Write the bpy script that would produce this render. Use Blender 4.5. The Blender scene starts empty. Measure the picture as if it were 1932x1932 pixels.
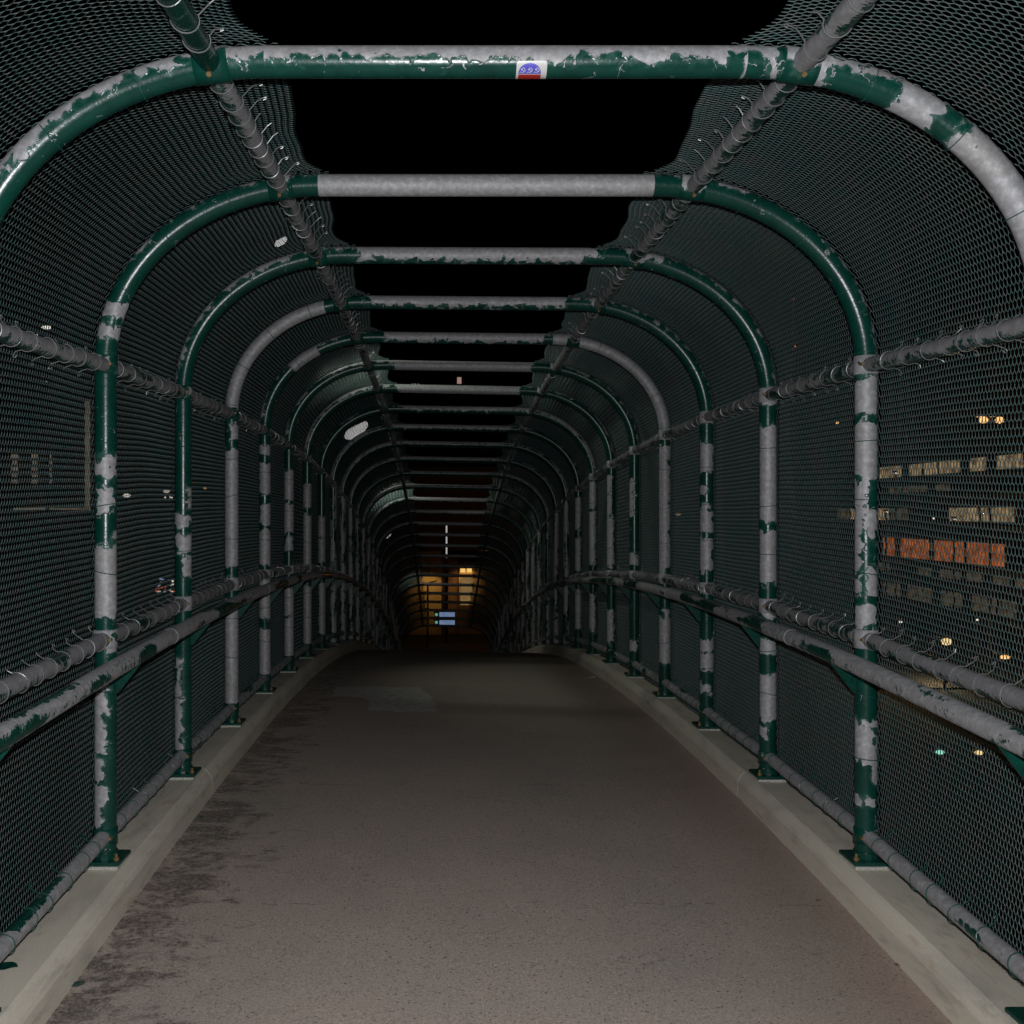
import bpy, math, random
import numpy as np
from mathutils import Vector
S = bpy.context.scene
COL = S.collection
rad = math.radians
random.seed(7)

# ------------------------------------------------------------------ camera
FOC = 1879.0                      # focal length in units of a 1932 px wide picture
SP = 1.22                         # spacing of the arch frames (m)
U = SP / FOC
XV, YH = 833.0, 966.0
cam = bpy.data.cameras.new('camera'); camo = bpy.data.objects.new('camera', cam); COL.objects.link(camo)
camo.location = (0, 0, 0); camo.rotation_euler = (rad(90), 0, 0)
cam.sensor_width = 36; cam.lens = FOC / 1932 * 36
cam.shift_x = (966 - XV) / 1932; cam.shift_y = 0
cam.clip_start = 0.05; cam.clip_end = 1000
S.camera = camo
S.view_settings.view_transform = 'Standard'; S.view_settings.look = 'None'
S.view_settings.gamma = 1; S.view_settings.use_curve_mapping = False
S.view_settings.exposure = 0

# ------------------------------------------------------------------ night sky
w = bpy.data.worlds.new('World'); S.world = w; w.use_nodes = True
nt = w.node_tree; bg = nt.nodes['Background']
sky = nt.nodes.new('ShaderNodeTexSky'); sky.sky_type = 'NISHITA'; sky.sun_disc = False
sky.sun_elevation = rad(-9); sky.sun_rotation = rad(200)
nt.links.new(sky.outputs[0], bg.inputs['Color']); bg.inputs['Strength'].default_value = 0.05

# ------------------------------------------------------------------ the photographer's flash
fl = bpy.data.lights.new('camera_flash', 'SPOT'); fo = bpy.data.objects.new('camera_flash', fl); COL.objects.link(fo)
fo.location = (0.03, -0.05, 0.17); fo.rotation_euler = (rad(88), 0, rad(0))
fl.energy = 390; fl.spot_size = rad(138); fl.spot_blend = 1.0; fl.shadow_soft_size = 0.022
fl.color = (0.98, 0.985, 1.0)

def P(px, py, d):
    return Vector(((px - XV) * d * U, d * SP, (YH - py) * d * U))

# ------------------------------------------------------------------ profile of the bridge
tops = [1967, 2051, 2104, 2121, 2089, 2008, 1908, 1791, 1617, 1421, 1221, 960, 688, 389, 6, -364, -788, -1237,
        -1708, -2176, -2680, -3220, -3747, -4306, -4845, -5466, -6119]
_cf = np.polyfit(np.arange(27), np.array(tops) * U, 4)
_pv, _ps = np.polyval(_cf, 0.0), np.polyval(np.polyder(_cf), 0.0)
_pe, _pes = np.polyval(_cf, 26.0), np.polyval(np.polyder(_cf), 26.0)
D0 = 2.33
HH = 4255 * U                      # plate to crossbar centre
XL, XR = -2110 * U, 2667 * U
XC = (XL + XR) / 2
HW = (XR - XL) / 2
def zb(y, x=XC):
    """height of the kerb top (foot of the posts)"""
    j = np.asarray(y, float) / SP - D0
    p = np.polyval(_cf, np.clip(j, 0, 26))
    p = p + np.where(j < 0, j * (_ps * 0.9), 0) + np.where(j > 26, (j - 26) * _pes * 0.0, 0)
    tau = 0.019 * np.clip((j - 1.0) / 5.0, 0, 1)
    return p - HH - tau * (np.asarray(x, float) - XC)
def FY(j): return (j + D0) * SP
NF = 27
KH = 0.13                          # kerb height
GZ = float(zb(FY(26))) - KH - 0.25
EL_A, EL_B = 1340 * U, 1132 * U    # bend of the arch
PR = 0.0435                        # pipe radius of the frames

# ------------------------------------------------------------------ numpy noise
def _h(ix, iy, iz, seed):
    n = (ix * 374761393 + iy * 668265263 + iz * 2147483647 + seed * 974634777) & 0x7fffffff
    n = ((n ^ (n >> 13)) * 1274126177) & 0x7fffffff
    return ((n ^ (n >> 16)) & 0xffff) / 65535.0
def vnoise(x, y, z, seed=0):
    x = np.asarray(x, float); y = np.asarray(y, float) + 0 * x; z = np.asarray(z, float) + 0 * x
    xi, yi, zi = [np.floor(a).astype(np.int64) for a in (x, y, z)]
    xf, yf, zf = x - xi, y - yi, z - zi
    xf, yf, zf = [a * a * (3 - 2 * a) for a in (xf, yf, zf)]
    r = 0
    for dx in (0, 1):
        for dy in (0, 1):
            for dz in (0, 1):
                r = r + _h(xi + dx, yi + dy, zi + dz, seed) * (xf if dx else 1 - xf) * (yf if dy else 1 - yf) * (zf if dz else 1 - zf)
    return r * 2 - 1

# ------------------------------------------------------------------ node helpers
class NT:
    def __init__(s, name):
        s.m = bpy.data.materials.new(name); s.m.use_nodes = True; s.t = s.m.node_tree
        s.b = s.t.nodes['Principled BSDF']; s.out = s.t.nodes['Material Output']
    def n(s, typ, **kw):
        o = s.t.nodes.new(typ)
        for k, v in kw.items():
            if k in o.inputs.keys(): o.inputs[k].default_value = v
            else: setattr(o, k, v)
        return o
    def l(s, a, b): s.t.links.new(a, b)
    def pos(s): return s.n('ShaderNodeNewGeometry').outputs['Position']
    def noise(s, vec, scale, detail=4, rough=0.55, dist=0.0, outp='Fac'):
        o = s.n('ShaderNodeTexNoise', Scale=scale, Detail=detail, Roughness=rough, Distortion=dist)
        s.l(vec, o.inputs['Vector']); return o.outputs[outp]
    def math(s, op, a, b=None, c=None, clamp=False):
        o = s.n('ShaderNodeMath', operation=op, use_clamp=clamp)
        for i, v in enumerate((a, b, c)):
            if v is None: continue
            if isinstance(v, (int, float)): o.inputs[i].default_value = v
            else: s.l(v, o.inputs[i])
        return o.outputs[0]
    def ramp(s, fac, stops, interp='LINEAR'):
        o = s.n('ShaderNodeValToRGB'); cr = o.color_ramp; cr.interpolation = interp
        while len(cr.elements) < len(stops): cr.elements.new(0.5)
        for e, (p, c) in zip(cr.elements, stops):
            e.position = p; e.color = (*c, 1) if len(c) == 3 else c
        s.l(fac, o.inputs[0]); return o.outputs[0]
    def mix(s, f, a, b, mode='MIX'):
        o = s.n('ShaderNodeMix', data_type='RGBA', blend_type=mode)
        for i, v in ((0, f), (6, a), (7, b)):
            if isinstance(v, (int, float)): o.inputs[i].default_value = v
            elif isinstance(v, tuple): o.inputs[i].default_value = (*v, 1) if len(v) == 3 else v
            else: s.l(v, o.inputs[i])
        return o.outputs[2]
    def mapping(s, vec, scale):
        o = s.n('ShaderNodeMapping'); o.inputs['Scale'].default_value = scale; s.l(vec, o.inputs[0]); return o.outputs[0]
    def bump(s, h, strength, dist):
        o = s.n('ShaderNodeBump', Strength=strength, Distance=dist); s.l(h, o.inputs['Height']); s.l(o.outputs[0], s.b.inputs['Normal'])

def simple(name, col, rough=0.6, metal=0.0, nscale=0, namp=0.0):
    t = NT(name)
    t.b.inputs['Roughness'].default_value = rough; t.b.inputs['Metallic'].default_value = metal
    if nscale:
        f = t.noise(t.pos(), nscale, 5, 0.6)
        a = tuple(max(0, c * (1 - namp)) for c in col); b = tuple(min(1, c * (1 + namp)) for c in col)
        t.l(t.ramp(f, [(0.3, a), (0.7, b)]), t.b.inputs['Base Color'])
    else:
        t.b.inputs['Base Color'].default_value = (*col, 1)
    return t.m
def glow(name, col, strength, var=0.0, scale=1.0):
    t = NT(name); e = t.n('ShaderNodeEmission', Strength=strength); e.inputs[0].default_value = (*col, 1)
    if var:
        f = t.noise(t.pos(), scale, 3, 0.6)
        a = tuple(c * (1 - var) for c in col); t.l(t.ramp(f, [(0.35, a), (0.65, col)]), e.inputs[0])
    t.l(e.outputs[0], t.out.inputs[0]); return t.m

def painted(name, teeth=False, dark=False):
    """peeling green paint over galvanised pipe; the mesh attribute 'peel' says (in metres) how far inside a bare patch a point is"""
    t = NT(name); p = t.pos()
    at = t.n('ShaderNodeAttribute', attribute_name='peel').outputs['Fac']
    n1 = t.noise(p, 17, 1.5, 0.5, 0.9); n2 = t.noise(t.mapping(p, (1, 2.2, 1)) if teeth else p, 62 if not teeth else 60, 1.2 if not teeth else 2, 0.55, 0.6)
    vo = t.n('ShaderNodeTexVoronoi', Scale=34.0 if not teeth else 55.0); t.l(p, vo.inputs['Vector'])
    a = t.math('MULTIPLY_ADD', n1, 0.085, -0.0425)
    b = t.math('MULTIPLY_ADD', n2, 0.020 if not teeth else 0.075, -0.010 if not teeth else -0.0375)
    c = t.math('MULTIPLY_ADD', vo.outputs['Distance'], 0.018, -0.009)
    d = t.math('ADD', t.math('ADD', at, a), t.math('ADD', b, c))
    mask = t.math('MULTIPLY_ADD', d, 900, 0.5, clamp=True)
    edge = t.math('SUBTRACT', 1.0, t.math('ABSOLUTE', t.math('MULTIPLY', d, 170)), clamp=True)
    fade = t.math('MULTIPLY', t.math('MULTIPLY_ADD', d, 55, 1.0, clamp=True), t.ramp(t.noise(p, 20, 2, .5), [(0.35, (0, 0, 0)), (0.6, (1, 1, 1))]))
    # thin cracks in the paint
    vc = t.n('ShaderNodeTexVoronoi', Scale=9.0, feature='DISTANCE_TO_EDGE')
    cv = t.n('ShaderNodeVectorMath', operation='ADD'); t.l(p, cv.inputs[0])
    nv = t.n('ShaderNodeTexNoise', Scale=30.0, Detail=3.0); t.l(p, nv.inputs['Vector'])
    sc = t.n('ShaderNodeVectorMath', operation='SCALE'); sc.inputs['Scale'].default_value = 0.05; t.l(nv.outputs['Color'], sc.inputs[0])
    t.l(sc.outputs[0], cv.inputs[1]); t.l(cv.outputs[0], vc.inputs['Vector'])
    crk = t.math('LESS_THAN', vc.outputs['Distance'], 0.008)
    near = t.math('GREATER_THAN', t.math('ADD', d, t.math('MULTIPLY_ADD', n1, 0.06, -0.03)), -0.014)
    mask = t.math('MAXIMUM', mask, t.math('MULTIPLY', crk, near))
    # bare galvanised steel, mottled, with faint rust
    g1 = t.noise(t.mapping(p, (1, 1, 1)), 45, 5, 0.65); g2 = t.noise(p, 7, 4, 0.6)
    gal = t.ramp(g1, [(0.3, (0.31, 0.31, 0.325)), (0.5, (0.40, 0.40, 0.415)), (0.7, (0.56, 0.56, 0.58))])
    gal = t.mix(t.ramp(g2, [(0.55, (0, 0, 0)), (0.75, (0.35, 0.35, 0.35))]), gal, (0.28, 0.24, 0.18))
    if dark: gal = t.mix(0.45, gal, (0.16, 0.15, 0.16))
    gn = t.noise(p, 12, 4, 0.6)
    grn = t.ramp(gn, [(0.3, (0.002, 0.040, 0.029)), (0.7, (0.004, 0.062, 0.045))])
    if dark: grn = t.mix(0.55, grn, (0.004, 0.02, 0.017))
    grn = t.mix(t.math('MULTIPLY', fade, 0.75), grn, (0.065, 0.16, 0.13))
    col = t.mix(mask, grn, gal)
    t.l(col, t.b.inputs['Base Color'])
    ro = t.math('MULTIPLY_ADD', mask, 0.34, 0.20)
    ro = t.math('MULTIPLY_ADD', t.noise(p, 60, 3, 0.6), 0.16, ro)
    t.l(ro, t.b.inputs['Roughness'])
    t.l(t.math('MULTIPLY', mask, 0.25), t.b.inputs['Metallic'])
    hgt = t.math('SUBTRACT', t.math('MULTIPLY_ADD', edge, 0.7, t.math('MULTIPLY', n2, 0.35)), mask)
    t.bump(hgt, 0.7, 0.0022)
    return t.m

M = {}
M['pipe'] = painted('peeling_green_pipe')
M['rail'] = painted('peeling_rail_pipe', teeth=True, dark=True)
M['hand'] = painted('worn_handrail_pipe', teeth=True)
M['green'] = simple('green_paint', (0.004, 0.055, 0.04), 0.3, 0, 40, 0.35)
M['steel'] = simple('galvanised_wire', (0.30, 0.31, 0.31), 0.4, 0.55, 60, 0.2)
M['tie_green'] = simple('green_coated_wire', (0.012, 0.08, 0.065), 0.35)
M['brass'] = simple('rusty_bolt', (0.26, 0.17, 0.08), 0.55, 0.4)
M['white'] = simple('white_chalk_paint', (0.5, 0.5, 0.46), 0.7, 0, 120, 0.4)

def mesh_mat():
    t = NT('chain_link_coating'); p = t.pos()
    f = t.noise(p, 5, 4, 0.6)
    f2 = t.noise(p, 90, 2, 0.6)
    c = t.ramp(f, [(0.3, (0.085, 0.182, 0.176)), (0.7, (0.145, 0.182, 0.177))])
    c = t.mix(t.ramp(f2, [(0.56, (0, 0, 0)), (0.66, (1, 1, 1))]), c, (0.25, 0.235, 0.225))
    t.l(c, t.b.inputs['Base Color']); t.b.inputs['Roughness'].default_value = 0.40
    return t.m
M['mesh'] = mesh_mat()

def floor_mat():
    t = NT('worn_concrete_deck'); p = t.pos()
    big = t.noise(p, 0.9, 5, 0.6, 0.4)
    mid = t.noise(t.mapping(p, (1, 0.6, 1)), 5, 6, 0.7)
    fine = t.noise(p, 130, 3, 0.7); grit = t.noise(p, 55, 4, 0.75, 0.5)
    c = t.ramp(big, [(0.3, (0.43, 0.365, 0.32)), (0.5, (0.50, 0.41, 0.355)), (0.72, (0.57, 0.455, 0.39))])
    c = t.mix(t.ramp(mid, [(0.35, (0.35, 0.35, 0.35)), (0.65, (0, 0, 0))]), c, (0.40, 0.36, 0.31))
    c = t.mix(0.55, c, t.ramp(fine, [(0.3, (0.35, 0.35, 0.35)), (0.7, (1.6, 1.6, 1.6))]), 'MULTIPLY')
    vo = t.n('ShaderNodeTexVoronoi', Scale=62.0); t.l(p, vo.inputs['Vector'])
    pits = t.math('MULTIPLY', t.math('LESS_THAN', vo.outputs['Distance'], 0.30), t.math('GREATER_THAN', grit, 0.545))
    c = t.mix(t.math('MULTIPLY', pits, 0.75), c, (0.11, 0.105, 0.10))
    vw = t.n('ShaderNodeTexVoronoi', Scale=48.0); t.l(p, vw.inputs['Vector'])
    wh = t.math('MULTIPLY', t.math('LESS_THAN', vw.outputs['Distance'], 0.16), t.math('GREATER_THAN', t.noise(p, 23, 3, 0.7), 0.6))
    c = t.mix(t.math('MULTIPLY', wh, 0.6), c, (0.75, 0.68, 0.62))
    # black grime blotches gathered along the left kerb
    sx = t.n('ShaderNodeSeparateXYZ'); t.l(p, sx.inputs[0])
    side = t.math('MULTIPLY_ADD', sx.outputs['X'], -1.9, -1.15, clamp=True)    # 0 in the middle, 1 by the left kerb
    sideR = t.math('MULTIPLY_ADD', sx.outputs['X'], 1.0, -1.12, clamp=True)
    g = t.noise(t.mapping(p, (1.7, 3.0, 1)), 3.0, 7, 0.78, 0.6)
    gg = t.math('ADD', t.math('MULTIPLY_ADD', side, 0.19, g), t.math('MULTIPLY', sideR, 0.06))
    gm = t.ramp(gg, [(0.62, (0, 0, 0)), (0.72, (1, 1, 1))])
    gm2 = t.ramp(grit, [(0.36, (0.25, 0.25, 0.25)), (0.56, (1, 1, 1))])
    c = t.mix(t.math('MULTIPLY', t.mix(1.0, gm, gm2, 'MULTIPLY'), 0.78), c, (0.045, 0.044, 0.045))
    jt = t.math('ABSOLUTE', t.math('SUBTRACT', t.math('FRACT', t.math('ADD', t.math('MULTIPLY', sx.outputs['Y'], 0.62), t.math('MULTIPLY', t.noise(p, 3.5, 5, 0.7), 0.06))), 0.5))
    jm = t.math('MULTIPLY', t.math('LESS_THAN', jt, 0.0022), t.math('GREATER_THAN', t.noise(p, 4.5, 3, 0.7), 0.54))
    c = t.mix(t.math('MULTIPLY', jm, 0.6), c, (0.14, 0.12, 0.11))
    # rust-brown edge dirt
    red = t.noise(p, 1.6, 4, 0.6)
    er = t.math('MULTIPLY', t.math('MULTIPLY_ADD', sx.outputs['X'], 2.0, -1.9, clamp=True), red)
    c = t.mix(t.math('MULTIPLY', er, 0.7), c, (0.36, 0.23, 0.17))
    # browner in patches towards the crest
    cr = t.math('MULTIPLY_ADD', sx.outputs['Y'], 0.16, -0.85, clamp=True)
    cr2 = t.ramp(t.noise(t.mapping(p, (0.8, 2.0, 1)), 1.4, 5, 0.65), [(0.35, (0.2, 0.2, 0.2)), (0.6, (1, 1, 1))])
    c = t.mix(t.math('MULTIPLY', t.math('MULTIPLY', cr, cr2), 0.3), c, (0.40, 0.32, 0.21))
    t.l(c, t.b.inputs['Base Color']); t.b.inputs['Roughness'].default_value = 0.82
    h = t.math('ADD', t.math('MULTIPLY', fine, 0.5), t.math('SUBTRACT', grit, t.math('MULTIPLY', pits, 1.0)))
    t.bump(h, 0.55, 0.0025); return t.m
M['floor'] = floor_mat()

def kerb_mat():
    t = NT('cast_concrete_kerb'); p = t.pos()
    big = t.noise(t.mapping(p, (2, 0.5, 2)), 3.0, 6, 0.65, 0.5); fine = t.noise(p, 160, 3, 0.6)
    c = t.ramp(big, [(0.28, (0.55, 0.51, 0.435)), (0.5, (0.74, 0.68, 0.57)), (0.72, (0.82, 0.75, 0.62))])
    c = t.mix(0.35, c, t.ramp(fine, [(0.3, (0.75, 0.75, 0.75)), (0.7, (1.2, 1.2, 1.2))]), 'MULTIPLY')
    rs = t.noise(t.mapping(p, (7, 1.2, 7)), 1.6, 4, 0.6, 0.4)
    c = t.mix(t.ramp(rs, [(0.62, (0, 0, 0)), (0.74, (0.6, 0.6, 0.6))]), c, (0.48, 0.33, 0.19))
    dk = t.noise(t.mapping(p, (3, 1.6, 8)), 2.3, 5, 0.7)
    c = t.mix(t.ramp(dk, [(0.56, (0, 0, 0)), (0.74, (0.55, 0.55, 0.55))]), c, (0.28, 0.27, 0.22))
    t.l(c, t.b.inputs['Base Color']); t.b.inputs['Roughness'].default_value = 0.78
    t.bump(t.math('ADD', t.math('MULTIPLY', fine, 0.3), big), 0.35, 0.004); return t.m
M['kerb'] = kerb_mat()
M['ground'] = simple('night_ground', (0.045, 0.040, 0.036), 0.9, 0, 1.2, 0.35)
M['road'] = simple('dark_asphalt', (0.05, 0.045, 0.042), 0.75, 0, 30, 0.3)
M['slab'] = simple('bridge_concrete', (0.28, 0.27, 0.25), 0.85, 0, 4, 0.25)
M['dark'] = simple('dark_facade', (0.11, 0.10, 0.095), 0.7, 0, 0.8, 0.4)
M['blackmetal'] = simple('black_metal', (0.02, 0.02, 0.022), 0.45)

# ------------------------------------------------------------------ object helpers
def tag(o, label=None, cat=None, group=None, kind=None):
    if label: o['label'] = label
    if cat: o['category'] = cat
    if group: o['group'] = group
    if kind: o['kind'] = kind
    return o
def empty(name, loc):
    o = bpy.data.objects.new(name, None); o.empty_display_size = 0.1; o.location = loc; COL.objects.link(o); return o
_loc = {}
def obj(name, verts, faces, mat, parent=None, smooth=False, peel=None, rel=None, mats=None, midx=None):
    v = np.asarray(verts, float).reshape(-1, 3)
    org = np.array(rel if rel is not None else (0, 0, 0), float)
    pl = np.zeros(3)
    if parent is not None:
        q = parent
        while q is not None: pl += np.array(q.location); q = q.parent
    v = v - (pl if parent is not None else org)
    me = bpy.data.meshes.new(name)
    if isinstance(faces, np.ndarray):
        nf, k = faces.shape
        me.vertices.add(len(v)); me.vertices.foreach_set('co', v.astype(np.float32).ravel())
        me.loops.add(nf * k); me.loops.foreach_set('vertex_index', faces.astype(np.int32).ravel())
        me.polygons.add(nf); me.polygons.foreach_set('loop_start', np.arange(0, nf * k, k, dtype=np.int32))
        me.polygons.foreach_set('loop_total', np.full(nf, k, dtype=np.int32))
        me.update(calc_edges=True)
    else:
        me.from_pydata(v.tolist(), [], faces); me.update()
    if smooth: me.polygons.foreach_set('use_smooth', np.ones(len(me.polygons), dtype=bool))
    if peel is not None:
        a = me.attributes.new('peel', 'FLOAT', 'POINT'); a.data.foreach_set('value', np.asarray(peel, np.float32))
    me.materials.append(mat)
    if mats:
        for m_ in mats: me.materials.append(m_)
        me.polygons.foreach_set('material_index', np.asarray(midx, np.int32))
    o = bpy.data.objects.new(name, me); COL.objects.link(o)
    if parent is not None: o.parent = parent
    else: o.location = org.tolist()
    return o

class MB:
    def __init__(s): s.v = []; s.f = []
    def add(s, v, f):
        b = len(s.v); s.v.extend([tuple(q) for q in v]); s.f.extend([tuple(i + b for i in q) for q in f]); return s
    def box(s, x0, x1, y0, y1, z0, z1, bev=0.0):
        if bev <= 0:
            v = [(x, y, z) for z in (z0, z1) for y in (y0, y1) for x in (x0, x1)]
            return s.add(v, [(0, 2, 3, 1), (4, 5, 7, 6), (0, 1, 5, 4), (2, 6, 7, 3), (0, 4, 6, 2), (1, 3, 7, 5)])
        b = bev; v = []; R = []
        for z, i in ((z0, b), (z0 + b, 0), (z1 - b, 0), (z1, b)):
            ring = [(x0 + b + (i), y0 + i), (x1 - b - i, y0 + i), (x1 - i, y0 + b + i), (x1 - i, y1 - b - i),
                    (x1 - b - i, y1 - i), (x0 + b + i, y1 - i), (x0 + i, y1 - b - i), (x0 + i, y0 + b + i)]
            v += [(a, c, z) for a, c in ring]
        f = [tuple(range(7, -1, -1)), tuple(range(24, 32))]
        for k in range(3):
            for i in range(8):
                f.append((k * 8 + i, k * 8 + (i + 1) % 8, k * 8 + 8 + (i + 1) % 8, k * 8 + 8 + i))
        return s.add(v, f)
    def tube(s, path, r, n=8, cap=True):
        v, f, *_ = sweep(path, r, n, cap); return s.add(v, f.tolist() if isinstance(f, np.ndarray) else f)
    def build(s, name, mat, parent=None, **k): return obj(name, s.v, s.f, mat, parent, **k)

def sweep(path, r, n=16, cap=False):
    """tube along a polyline; returns verts, faces, centre-line position and normal of each vertex, arc length"""
    p = np.asarray(path, float); m = len(p)
    t = np.gradient(p, axis=0); t /= np.linalg.norm(t, axis=1)[:, None] + 1e-12
    a = np.array([0, 0, 1.0]) if abs(t[0][2]) < 0.9 else np.array([0, 1.0, 0])
    N = np.zeros_like(p); u = a - t[0] * (a @ t[0]); u /= np.linalg.norm(u); N[0] = u
    for i in range(1, m):
        u = N[i - 1] - t[i] * (N[i - 1] @ t[i]); u /= np.linalg.norm(u) + 1e-12; N[i] = u
    B = np.cross(t, N)
    rr = np.broadcast_to(np.asarray(r, float), (m,))
    an = np.arange(n) * 2 * math.pi / n
    nor = N[:, None, :] * np.cos(an)[None, :, None] + B[:, None, :] * np.sin(an)[None, :, None]
    v = (p[:, None, :] + nor * rr[:, None, None]).reshape(-1, 3)
    i = np.arange(m - 1)[:, None]; k = np.arange(n)[None, :]
    f = np.stack([i * n + k, i * n + (k + 1) % n, (i + 1) * n + (k + 1) % n, (i + 1) * n + k], -1).reshape(-1, 4)
    sl = np.concatenate([[0], np.cumsum(np.linalg.norm(np.diff(p, axis=0), axis=1))])
    if cap:
        f = [tuple(q) for q in f.tolist()] + [tuple(range(n - 1, -1, -1)), tuple(range((m - 1) * n, m * n))]
    return v, f, np.repeat(p, n, axis=0), nor.reshape(-1, 3), np.repeat(sl, n)

# ------------------------------------------------------------------ ground, road, deck, kerbs (setting)
def sheet(x0, x1, y0, y1, z, nx=2, ny=2):
    xs = np.linspace(x0, x1, nx); ys = np.linspace(y0, y1, ny)
    v = [(x, y, z) for y in ys for x in xs]
    f = [(j * nx + i, j * nx + i + 1, (j + 1) * nx + i + 1, (j + 1) * nx + i) for j in range(ny - 1) for i in range(nx - 1)]
    return v, f
v, f = sheet(-300, 300, -100, 500, GZ - 0.3); tag(obj('ground', v, f, M['ground']), kind='structure')
mb = MB(); mb.box(-120, 120, 41.5, 55.5, GZ - 0.35, GZ - 0.22); tag(mb.build('road', M['road']), kind='structure')
mb = MB(); mb.box(XC - 6, XC + 6, FY(26) + 0.25, 41.4, GZ - 0.5, GZ + 0.02 + 0.1)
tag(mb.build('pavement', M['slab']), kind='structure')

ys = np.arange(-2.5, FY(26) + 0.21, 0.1)
def strip(prof, ysv, wob=0.0, seed=0):
    """sweep a cross profile [(x, dz)] along the bridge"""
    vv = []
    for y in ysv:
        for (x, dz) in prof:
            k = wob * float(vnoise(x * 9, y * 1.7, dz * 9, seed))
            vv.append((x + k, y, float(zb(y, x)) + dz + k * 0.6))
    n = len(prof)
    ff = [(j * n + i, j * n + i + 1, (j + 1) * n + i + 1, (j + 1) * n + i) for j in range(len(ysv) - 1) for i in range(n - 1)]
    return vv, ff
xs = np.linspace(XL + 0.10, XR - 0.10, 16)
v, f = strip([(x, -KH - 0.012 * abs((x - XC) / HW) ** 2) for x in xs], ys)
n = len(xs); m = len(ys)
b0 = len(v)
v += [(x, y, float(zb(y, x)) - 0.42) for y in ys for x in (xs[0], xs[-1])]
f += [(b0 + 2 * j, b0 + 2 * j + 2, b0 + 2 * j + 3, b0 + 2 * j + 1) for j in range(m - 1)]
tag(obj('walkway_deck', v, f, M['floor'], smooth=True), kind='structure')
# light worn patch in the deck
rr = []; f = []
pn, pm = 12, 10
for a_ in range(pm + 1):
    for b_ in range(pn + 1):
        y = FY(3.95) + (FY(5.0) - FY(3.95)) * a_ / pm; x = -0.56 + 0.56 * b_ / pn - 0.16 * (a_ / pm)
        if a_ > pm * .55 and b_ == 0: x -= 0.26
        x += 0.05 * float(vnoise(y * 7, x * 5, 0, 3)); y += 0.05 * float(vnoise(x * 9, y * 5, 2, 5))
        rr.append((x, y, float(zb(y, x)) - KH + 0.004 - 0.012 * abs((x - XC) / HW) ** 2))
f = [(j_ * (pn + 1) + i_, j_ * (pn + 1) + i_ + 1, (j_ + 1) * (pn + 1) + i_ + 1, (j_ + 1) * (pn + 1) + i_) for j_ in range(pm) for i_ in range(pn)]
M['patch'] = simple('grey_repair_mortar', (0.56, 0.53, 0.50), 0.85, 0, 18, 0.25)
tag(obj('deck_patch', rr, f, M['patch']), kind='structure')

for sgn, X0 in ((-1, XL), (1, XR)):
    i_ = -sgn                     # inward direction
    prof = [(X0 + i_ * 0.128, -KH - 0.03), (X0 + i_ * 0.125, -0.052), (X0 + i_ * 0.118, -0.036), (X0 + i_ * 0.094, -0.007),
            (X0 + i_ * 0.083, 0.0), (X0 + i_ * 0.02, 0.0), (X0 - i_ * 0.07, -0.002), (X0 - i_ * 0.095, -0.01), (X0 - i_ * 0.10, -0.05), (X0 - i_ * 0.10, -0.45)]
    if sgn > 0: pass
    else: prof = prof[::-1]
    prof = prof[::-1]
    allv = []; allf = []
    # cast in lengths of about three bays with an open joint between
    edges = [-2.5] + [FY(k) + 0.12 for k in (-1, 2, 4, 7, 10, 13, 16, 19, 22, 25)] + [FY(26) + 0.2]
    for a_, b_ in zip(edges[:-1], edges[1:]):
        yv = np.concatenate([[a_ + 0.0002, a_ + 0.002], np.arange(a_ + 0.06, b_ - 0.03, 0.06), [b_ - 0.002, b_ - 0.0002]])
        vv, ff = strip(prof, yv, 0.0055, 11 + sgn)
        npf = len(prof)
        for q in list(range(npf)) + list(range(len(vv) - npf, len(vv))):     # rounded ends at the joint
            x, y, z = vv[q]; vv[q] = (x + sgn * 0.002, y, z - 0.002)
        bb = len(allv); allv += vv; allf += [tuple(q + bb for q in t_) for t_ in ff]
        allf += [tuple(bb + q for q in range(npf)), tuple(bb + len(vv) - npf + q for q in range(npf - 1, -1, -1))]
    k_ = obj('kerb', allv, allf, M['kerb']); tag(k_, kind='structure')
    # edge beam under the kerb
    vv, ff = strip([(X0 + i_ * 0.1, -0.40), (X0 + i_ * 0.1, -0.75), (X0 - i_ * 0.085, -0.75), (X0 - i_ * 0.085, -0.06), (X0 + i_ * 0.09, -0.2)], ys[::3])
    tag(obj('edge_beam', vv, ff, M['slab']), kind='structure')
for yc in (FY(7), FY(17)):
    mb = MB(); zt = float(zb(yc)) - 0.75
    mb.box(XL, XR, yc - 0.3, yc + 0.3, zt - 0.5, zt + 0.02, 0.03); mb.box(XC - 0.4, XC + 0.4, yc - 0.28, yc + 0.28, GZ - 0.4, zt - 0.49, 0.04)
    tag(mb.build('bridge_pier', M['slab']), 'plain concrete pier holding up the ' + ('raised middle' if yc < 20 else 'lower far end') + ' of the footbridge', 'pier', 'piers under the footbridge')

# ------------------------------------------------------------------ arch frames
def leg_path(side, Y):
    """centre line from plate up the post and round the bend to the seam of the crossbar"""
    X0 = XL if side < 0 else XR
    i_ = -side
    h0 = HH - EL_B
    pts = [(X0, 0.02)]
    for h in np.arange(0.035, h0, 0.016): pts.append((X0, h))
    for a in np.linspace(0, math.pi / 2, 72):
        e = 2 / 2.04
        pts.append((X0 + i_ * EL_A * (1 - math.cos(a) ** e), h0 + EL_B * math.sin(a) ** e))
    p = np.array([(x, Y, float(zb(Y, x)) + h) for x, h in pts])
    return p
_arcL = [(x, z) for x, z in [(0, 0)]]

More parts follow.
